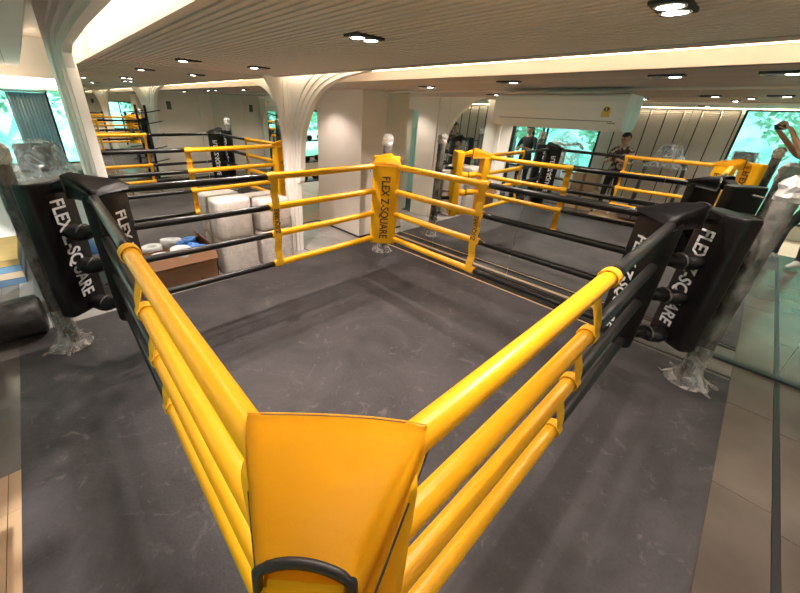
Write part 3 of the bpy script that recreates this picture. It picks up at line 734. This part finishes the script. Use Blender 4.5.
text('pbd', .34, INKWHT, pb3, frame((0, 0, 1), (0, 1, 0), (.168, 0, 1.05)))

def rack(label, x, y, rz, w=1.3):
    t = thing('dumbbell_rack', label, 'rack', (x, y, 0), rz)
    for s in (-1, 1):
        bm = bmesh.new(); tube(bm, [(s*w/2, .25, 0), (s*w/2, .0, .5), (s*w/2, -.12, 1.2)], .03, 8); obj('side_frame', bm, BLKMET, t)
    for k, z in enumerate((.42, .82, 1.22)):
        y_ = .12-.1*k; obj('shelf', boxes((-w/2, w/2, y_-.12, y_+.12, z, z+.02)), BLKMET, t)
        for i in range(6):
            x_ = -w/2+.13+i*(w-.26)/5
            d = thing('dumbbell', 'round black dumbbell on the %s shelf of the rack' % ('lowest', 'middle', 'top')[k], 'dumbbell', tuple(Matrix.Translation((x, y, 0)) @ Matrix.Rotation(rz, 4, 'Z') @ Vector((x_, y_, z+.07))), rz, 'dumbbells on the %s rack shelves' % label.split()[0])
            bm = bmesh.new(); tube(bm, [(0, -.09, 0), (0, .09, 0)], .014, 8)
            for s in (-1, 1): tube(bm, [(0, s*.045, 0), (0, s*.05, 0), (0, s*.10, 0), (0, s*.105, 0)], [.035, .05, .05, .035], 14)
            obj('weight', bm, BLKMET, d)
            d['label'] = 'round black dumbbell on the %s shelf, %s along the %s' % (('lowest', 'middle', 'top')[k], ('first', 'second', 'third', 'fourth', 'fifth', 'last')[i], 'far gym rack')
rack('far black dumbbell rack in the gym beyond the hallway', 2.6, 4.6, 0, 1.9)
# barbell stand in front of the opposite mirror
t = thing('weight_tree', 'black weight tree standing against the opposite wall, seen in the back mirror', 'rack', (.62, -3.72, 0), 0)
bm = bmesh.new(); tube(bm, [(0, 0, 0), (0, 0, 1.72)], .028, 10); obj('mast', bm, BLKMET, t)
for k, z in enumerate((.45, .75, 1.05, 1.32, 1.56)):
    bm = bmesh.new(); tube(bm, [(-.30, 0, z-.02), (0, 0, z), (.32, .0, z+.06)], .012, 8); obj('peg', bm, BLKMET, t)
obj('base', boxes((-.25, .25, -.2, .2, 0, .05)), BLKMET, t)
for k, z in enumerate((.45, 1.05)):
    bm = bmesh.new(); tube(bm, [(-.2, 0, z-.012), (-.2+.05, 0, z-.012)], .14, 18); obj('plate', bm, GREYPL, t)
sp = thing('wall_speaker', 'small white wall speaker high on the opposite wall', 'speaker', (1.25, Y3, 1.72)); obj('cabinet', boxes((-.07, .07, .0, .1, -.1, .12), bev=.01), ACW, sp); obj('grille', boxes((-.055, .055, .1, .104, -.085, .105)), GREYPL, sp)

# ---------------------------------------------------------------- people (seen in the long mirror)
def person(name, label, J, E_, colour, loc, rz, extras):
    t = thing(name, label, 'person', loc, rz)
    names = list(J); me = bpy.data.meshes.new('body'); me.from_pydata([J[n][0] for n in names], [(names.index(a), names.index(b)) for a, b in E_], [])
    o = bpy.data.objects.new('body', me); C.objects.link(o)
    sk = o.modifiers.new('skin', 'SKIN'); sk.use_smooth_shade = True; ss = o.modifiers.new('sub', 'SUBSURF'); ss.levels = 1; ss.render_levels = 1
    lay = me.skin_vertices[0].data if me.skin_vertices else None
    if lay is None:
        bmx = bmesh.new(); bmx.from_mesh(me); bmx.verts.layers.skin.verify(); bmx.to_mesh(me); bmx.free(); lay = me.skin_vertices[0].data
    for i, n_ in enumerate(names):
        r = J[n_][1]; lay[i].radius = r if isinstance(r, tuple) else (r, r); lay[i].use_root = (i == 0)
    bpy.context.view_layer.update()
    m2 = bpy.data.meshes.new_from_object(o.evaluated_get(bpy.context.evaluated_depsgraph_get())); bpy.data.objects.remove(o)
    m2.materials.clear(); ml = []
    for c in colour.values():
        if c not in ml: ml.append(c); m2.materials.append(c)
    segs = [(Vector(J[a][0]), Vector(J[b][0]), ml.index(colour[b if b in colour else 'def'])) for a, b in E_]
    for p in m2.polygons:
        best = (1e9, 0)
        for a, b, k in segs:
            d = b-a; u = max(0, min(1, (p.center-a).dot(d)/max(d.length_squared, 1e-9))); ds = (a+d*u-p.center).length
            if ds < best[0]: best = (ds, k)
        p.material_index = best[1]; p.use_smooth = True
    ob = bpy.data.objects.new('body', m2); C.objects.link(ob); ob.parent = t
    # head
    hc, fd = Vector(extras['head']), Vector(extras['face']).normalized()
    side = Vector((0, 0, 1)).cross(fd).normalized(); up = fd.cross(side)
    M3 = Matrix((fd, side, up)).transposed().to_4x4(); M3.translation = hc
    def part(nm_, c, rx, ry, rz_, m_, seg=14, r_=9, par=None):
        bm = bmesh.new(); ellipsoid(bm, (0, 0, 0), rx, ry, rz_, seg, r_); bm.transform(M3 @ Matrix.Translation(c)); return obj(nm_, bm, m_, par or t)
    bm = bmesh.new(); ellipsoid(bm, (0, 0, .01), .093, .075, .112, 18, 14)
    for v in bm.verts:
        if v.co.z < -.02: v.co.y *= 1+(v.co.z+.02)*3.2; v.co.x = v.co.x*(1+(v.co.z+.02)*1.5)+.012
    bm.transform(M3); h = obj('head', bm, SKIN, t)
    part('nose', (.096, 0, -.012), .016, .012, .022, SKIN, par=h)
    for s in (-1, 1): part('eye', (.083, s*.031, .018), .008, .014, .007, EYEW, par=h); part('ear', (.0, s*.076, -.0), .018, .010, .030, SKIN, par=h)
    part('mouth', (.086, 0, -.052), .008, .022, .006, LIP, par=h)
    bm = bmesh.new(); ellipsoid(bm, (0, 0, 0), .102, .085, .105, 18, 14)
    dl = [v for v in bm.verts if v.co.z < (-.085 if extras.get('long') else -.03) or (v.co.x > .03 and v.co.z < .045)]
    bmesh.ops.delete(bm, geom=dl, context='VERTS')
    for v in bm.verts: v.co += Vector((R.uniform(-.004, .004),)*3)
    bmesh.ops.solidify(bm, geom=bm.faces[:], thickness=.008)
    bm.transform(M3 @ Matrix.Translation((-.010, 0, .028))); obj('hair', bm, HAIR, h)
    if extras.get('long'):
        bm = bmesh.new(); tube(bm, [(-.09, 0, .05), (-.13, 0, -.02), (-.12, 0, -.14), (-.10, 0, -.22)], [.03, .035, .03, .01], 10); bm.transform(M3); obj('ponytail', bm, HAIR, h)
    return t
def hand(J, E_, wrist, pfx, d, side, up, curl=.5, held=None):
    d, side, up = (Vector(v).normalized() for v in (d, side, up)); w_ = Vector(wrist)
    J[pfx+'palm'] = (tuple(w_+d*.05), (.03, .016)); E_.append((pfx+'wrist', pfx+'palm'))
    J[pfx+'knuckle'] = (tuple(w_+d*.085), (.034, .013)); E_.append((pfx+'palm', pfx+'knuckle'))
    for i, (off, ln) in enumerate(((-.030, .068), (-.010, .078), (.010, .072), (.030, .056))):
        b0_ = w_+d*.095+side*off
        a1 = b0_+d*ln*.45-up*ln*.2*curl*2; a2 = a1+d*ln*.25-up*ln*.45*curl*2
        k1, k2, k3 = pfx+'f%da' % i, pfx+'f%db' % i, pfx+'f%dc' % i
        J[k1] = (tuple(b0_), .0095); J[k2] = (tuple(a1), .0085); J[k3] = (tuple(a2), .007)
        E_ += [(pfx+'knuckle', k1), (k1, k2), (k2, k3)]
    q = w_+d*.035-side*.035
    J[pfx+'ta'] = (tuple(q), .012); J[pfx+'tb'] = (tuple(q-side*.022+d*.035-up*.012), .010); J[pfx+'tc'] = (tuple(q-side*.022+d*.06-up*.025), .008)
    E_ += [(pfx+'palm', pfx+'ta'), (pfx+'ta', pfx+'tb'), (pfx+'tb', pfx+'tc')]
def build_person(label, loc, pose, cols_, extras):
    J = {}; E_ = []
    order = ['pelvis', 'belly', 'chest', 'neckbase', 'neck', 'headlow', 'lsh', 'lelb', 'lwrist', 'rsh', 'relb', 'rwrist', 'lhip', 'lknee', 'lank', 'lheel', 'ltoe', 'rhip', 'rknee', 'rank', 'rheel', 'rtoe']
    rad = dict(pelvis=(.145, .105), belly=(.135, .10), chest=(.155, .11), neckbase=(.10, .08), neck=.05, headlow=.055, lsh=.062, rsh=.062, lelb=.042, relb=.042, lwrist=.027, rwrist=.027, lhip=.088, rhip=.088, lknee=.058, rknee=.058, lank=.038, rank=.038, lheel=.034, rheel=.034, ltoe=.03, rtoe=.03)
    for k in order: J[k] = (tuple(pose[k]), rad[k])
    E_ = [('pelvis', 'belly'), ('belly', 'chest'), ('chest', 'neckbase'), ('neckbase', 'neck'), ('neck', 'headlow'), ('neckbase', 'lsh'), ('lsh', 'lelb'), ('lelb', 'lwrist'), ('neckbase', 'rsh'), ('rsh', 'relb'), ('relb', 'rwrist'),
          ('pelvis', 'lhip'), ('lhip', 'lknee'), ('lknee', 'lank'), ('lank', 'lheel'), ('lank', 'ltoe'), ('pelvis', 'rhip'), ('rhip', 'rknee'), ('rknee', 'rank'), ('rank', 'rheel'), ('rank', 'rtoe')]
    for p_ in ('l', 'r'):
        hd = pose[p_+'hand']; hand(J, E_, pose[p_+'wrist'], p_, *hd)
    shirt, pants, sleeve = cols_
    col = {'def': SKIN}
    for k in ('belly', 'chest', 'neckbase', 'lsh', 'rsh'): col[k] = shirt
    if sleeve: col['lelb'] = shirt; col['relb'] = shirt
    for k in ('pelvis', 'lhip', 'rhip', 'lknee', 'rknee', 'lank', 'rank'): col[k] = pants
    for k in ('lheel', 'ltoe', 'rheel', 'rtoe'): col[k] = SHOE
    return person('person', label, J, E_, col, loc, 0, extras)
V = Vector
# photographer: standing by the near post, both arms stretched towards the phone at the viewpoint
cp = CP
ph = cp-CF*.030
lw = ph-CR*.095-CF*.05-CU*.055; rw = ph+CR*.095-CF*.05-CU*.055
body = V((-1.62, -2.26, 0))
pose = dict(pelvis=body+V((0, 0, .93)), belly=body+V((0, .02, 1.08)), chest=body+V((.02, .06, 1.27)), neckbase=body+V((.03, .09, 1.43)), neck=body+V((.03, .11, 1.50)), headlow=body+V((.04, .14, 1.57)),
            lsh=body+V((-.15, .14, 1.40)), rsh=body+V((.18, .02, 1.40)), lelb=V((-1.86, -1.86, 1.45)), relb=V((-1.33, -1.92, 1.42)), lwrist=lw, rwrist=rw,
            lhip=body+V((-.09, 0, .88)), rhip=body+V((.10, -.03, .88)), lknee=V((-1.66, -2.12, .48)), rknee=V((-1.42, -2.34, .48)), lank=V((-1.64, -2.14, .08)), rank=V((-1.33, -2.38, .08)),
            lheel=V((-1.66, -2.20, .035)), ltoe=V((-1.55, -2.0, .03)), rheel=V((-1.36, -2.43, .035)), rtoe=V((-1.20, -2.28, .03)),
            lhand=((CU*.8+CR*.5+CF*.2), CF, -CR*1.0, .35), rhand=((CU*.8-CR*.5+CF*.2), -CF, CR*1.0, .35))
build_person('person in black holding a phone up with both hands, beside the near post', (0, 0, 0), pose, (SHIRTB, PANTS, False), dict(head=tuple(body+V((.05, .17, 1.66))), face=(.55, .8, -.35)))
# the phone at the viewpoint
phn = thing('phone', 'dark smartphone held up by the person in black', 'phone', tuple(ph), 0)
Mp = Matrix((CR, CU, CF)).transposed().to_4x4()
bm = boxes((-.078, .078, -.036, .036, -.0045, .0045), bev=.004); bm.transform(Mp); obj('phone_body', bm, BLKMET, phn)
bm = boxes((-.072, .072, -.032, .032, -.0052, -.0046)); bm.transform(Mp); obj('screen', bm, LAMPOFF, phn)
for k in range(3):
    bm = bmesh.new(); tube(bm, [(.055, .02-.02*k, .004), (.055, .02-.02*k, .0065)], .007, 12); bm.transform(Mp); obj('lens', bm, GREYPL, phn)
def stander(label, x, y, face, cols_, long=False, phone=True, h=1.66):
    k = h/1.72; f_ = V((math.cos(face), math.sin(face), 0)); s_ = V((-f_.y, f_.x, 0)); Z = V((0, 0, 1)); o = V((x, y, 0))
    P = lambda a, b, z: o+f_*a+s_*b+Z*z*k
    pose = dict(pelvis=P(0, 0, .95), belly=P(.01, 0, 1.10), chest=P(0, 0, 1.28), neckbase=P(-.01, 0, 1.43), neck=P(0, 0, 1.50), headlow=P(.02, 0, 1.56),
                lsh=P(0, .17, 1.41), rsh=P(0, -.17, 1.41), lelb=P(.05, .24, 1.13), relb=P(.05, -.24, 1.13), lwrist=P(.25, .07, 1.22), rwrist=P(.25, -.07, 1.22),
                lhip=P(0, .09, .90), rhip=P(0, -.09, .90), lknee=P(.03, .10, .50), rknee=P(.02, -.10, .50), lank=P(0, .11, .08), rank=P(-.02, -.12, .08),
                lheel=P(-.05, .11, .035), rheel=P(-.07, -.12, .035), ltoe=P(.14, .13, .03), rtoe=P(.12, -.15, .03),
                lhand=(f_*.6-s_*.8+Z*.2, Z, -s_, .5), rhand=(f_*.6+s_*.8+Z*.2, -Z, s_, .5))
    build_person(label, (0, 0, 0), pose, cols_, dict(head=tuple(P(.03, 0, 1.635)), face=tuple(f_*.9-Z*.35), long=long))
    if phone:
        bm = boxes((-.004, .004, -.035, .035, -.07, .07), bev=.002); bm.transform(Matrix.Rotation(face, 4, 'Z')); o_ = obj('phone', bm, BLKMET); o_.location = P(.33, 0, 1.25); tag(o_, 'small dark phone held by the '+label, 'phone')
stander('person in patterned shirt looking down at a phone', -2.55, .40, .2, (SHIRTP, PANTS, True), phone=False, h=1.56)
tag(obj('phone', boxes((-2.222, -2.212, .40, .47, 1.08, 1.22), bev=.002), BLKMET), 'phone held by the person in patterned shirt', 'phone')
stander('person in black top with tied hair beside the punching bag', -2.6, 2.36, .1, (SHIRTB, PANTS, True), long=True, phone=False, h=1.62)

# ---------------------------------------------------------------- outdoors beyond the windows
struct('ground', boxes((-40, XW-.2, -25, 30, -.8, -.5), (XW-.2, 20, 7.6, 30, -.8, -.5)), GRASS)
def tree(x, y, h, r, label):
    t = thing('tree', label, 'tree', (x, y, -.5), 0, 'trees outside the windows')
    bm = bmesh.new(); tube(bm, [(0, 0, 0), (.1, .05, h*.5), (0, 0, h*.8)], [.18, .14, .06], 8); obj('trunk', bm, BARK, t)
    bm = bmesh.new()
    for i in range(3500):
        d = Vector((R.gauss(0, 1), R.gauss(0, 1), R.gauss(0, 1))).normalized()*r*(R.uniform(.55, 1.0))
        c = Vector((d.x, d.y, h*.62+d.z*1.0)); a = Vector((R.gauss(0, 1), R.gauss(0, 1), R.gauss(0, 1))).normalized(); b = a.cross(d).normalized() if a.cross(d).length > .1 else Vector((1, 0, 0))
        s = R.uniform(.06, .16); bm.faces.new([bm.verts.new(c+a*s), bm.verts.new(c+b*s*.6), bm.verts.new(c-a*s), bm.verts.new(c-b*s*.6)])
    o = obj('foliage', bm, LEAF, t); o['kind'] = 'stuff'
tl = [(-8, -8, 5, 1.9), (-9, -3, 5.5, 2.2), (-8, 1.4, 4.6, 1.9), (-8.5, 5.6, 5.2, 2.0), (-7.6, 10.0, 5, 2.0), (-3.4, 12, 5.0, 2.0), (0.7, 12.5, 5.2, 2.0), (4.8, 13, 5, 2.0), (8.9, 12.5, 5, 2.0)]
tlab = ['leafy tree outside at the near end of the windows', 'large leafy tree outside behind the photographer', 'leafy tree outside behind the louvred blinds', 'leafy tree outside the middle windows', 'leafy tree outside the corner of the windows', 'leafy tree outside the end window, left of the curtain', 'leafy tree outside the end window, right of the curtain', 'leafy tree outside the far gym window', 'leafy tree at the right end outside the gym window']
for (a, l) in zip(tl, tlab): tree(*a, l)
sun = bpy.data.lights.new('sun', 'SUN'); sun.energy = 3.0; sun.angle = .05; sun.color = (1, .97, .9)
so = bpy.data.objects.new('sun', sun); so.rotation_euler = (math.radians(35), math.radians(-38), 0); C.objects.link(so)

def hill(name, x0, y0, x1, y1, h):
    bm = bmesh.new(); n = 40; m = 10; rows = []
    for j in range(m+1):
        q = j/m; row = []
        for i in range(n+1):
            t = i/n; x = x0+(x1-x0)*t; y = y0+(y1-y0)*t; nx, ny = -(y1-y0), (x1-x0); l = math.hypot(nx, ny); nx /= l; ny /= l
            row.append(bm.verts.new((x+nx*q*7+R.uniform(-.4, .4), y+ny*q*7+R.uniform(-.4, .4), -.6+h*q+R.uniform(-.5, .5)*(q > 0))))
        rows.append(row)
    for a, b in zip(rows, rows[1:]):
        for i in range(n): bm.faces.new((a[i], a[i+1], b[i+1], b[i]))
    o = struct(name, bm, HILL)
HILL = mat('wooded_hillside', (0.10, 0.34, 0.27), .9, col2=(0.42, 0.78, 0.66), vscale=2.2, bump=1.0, bscale=3)
hill('hillside_west', -12, -22, -12, 24, 9)
hill('hillside_north', -14, 17, 18, 17, 9)
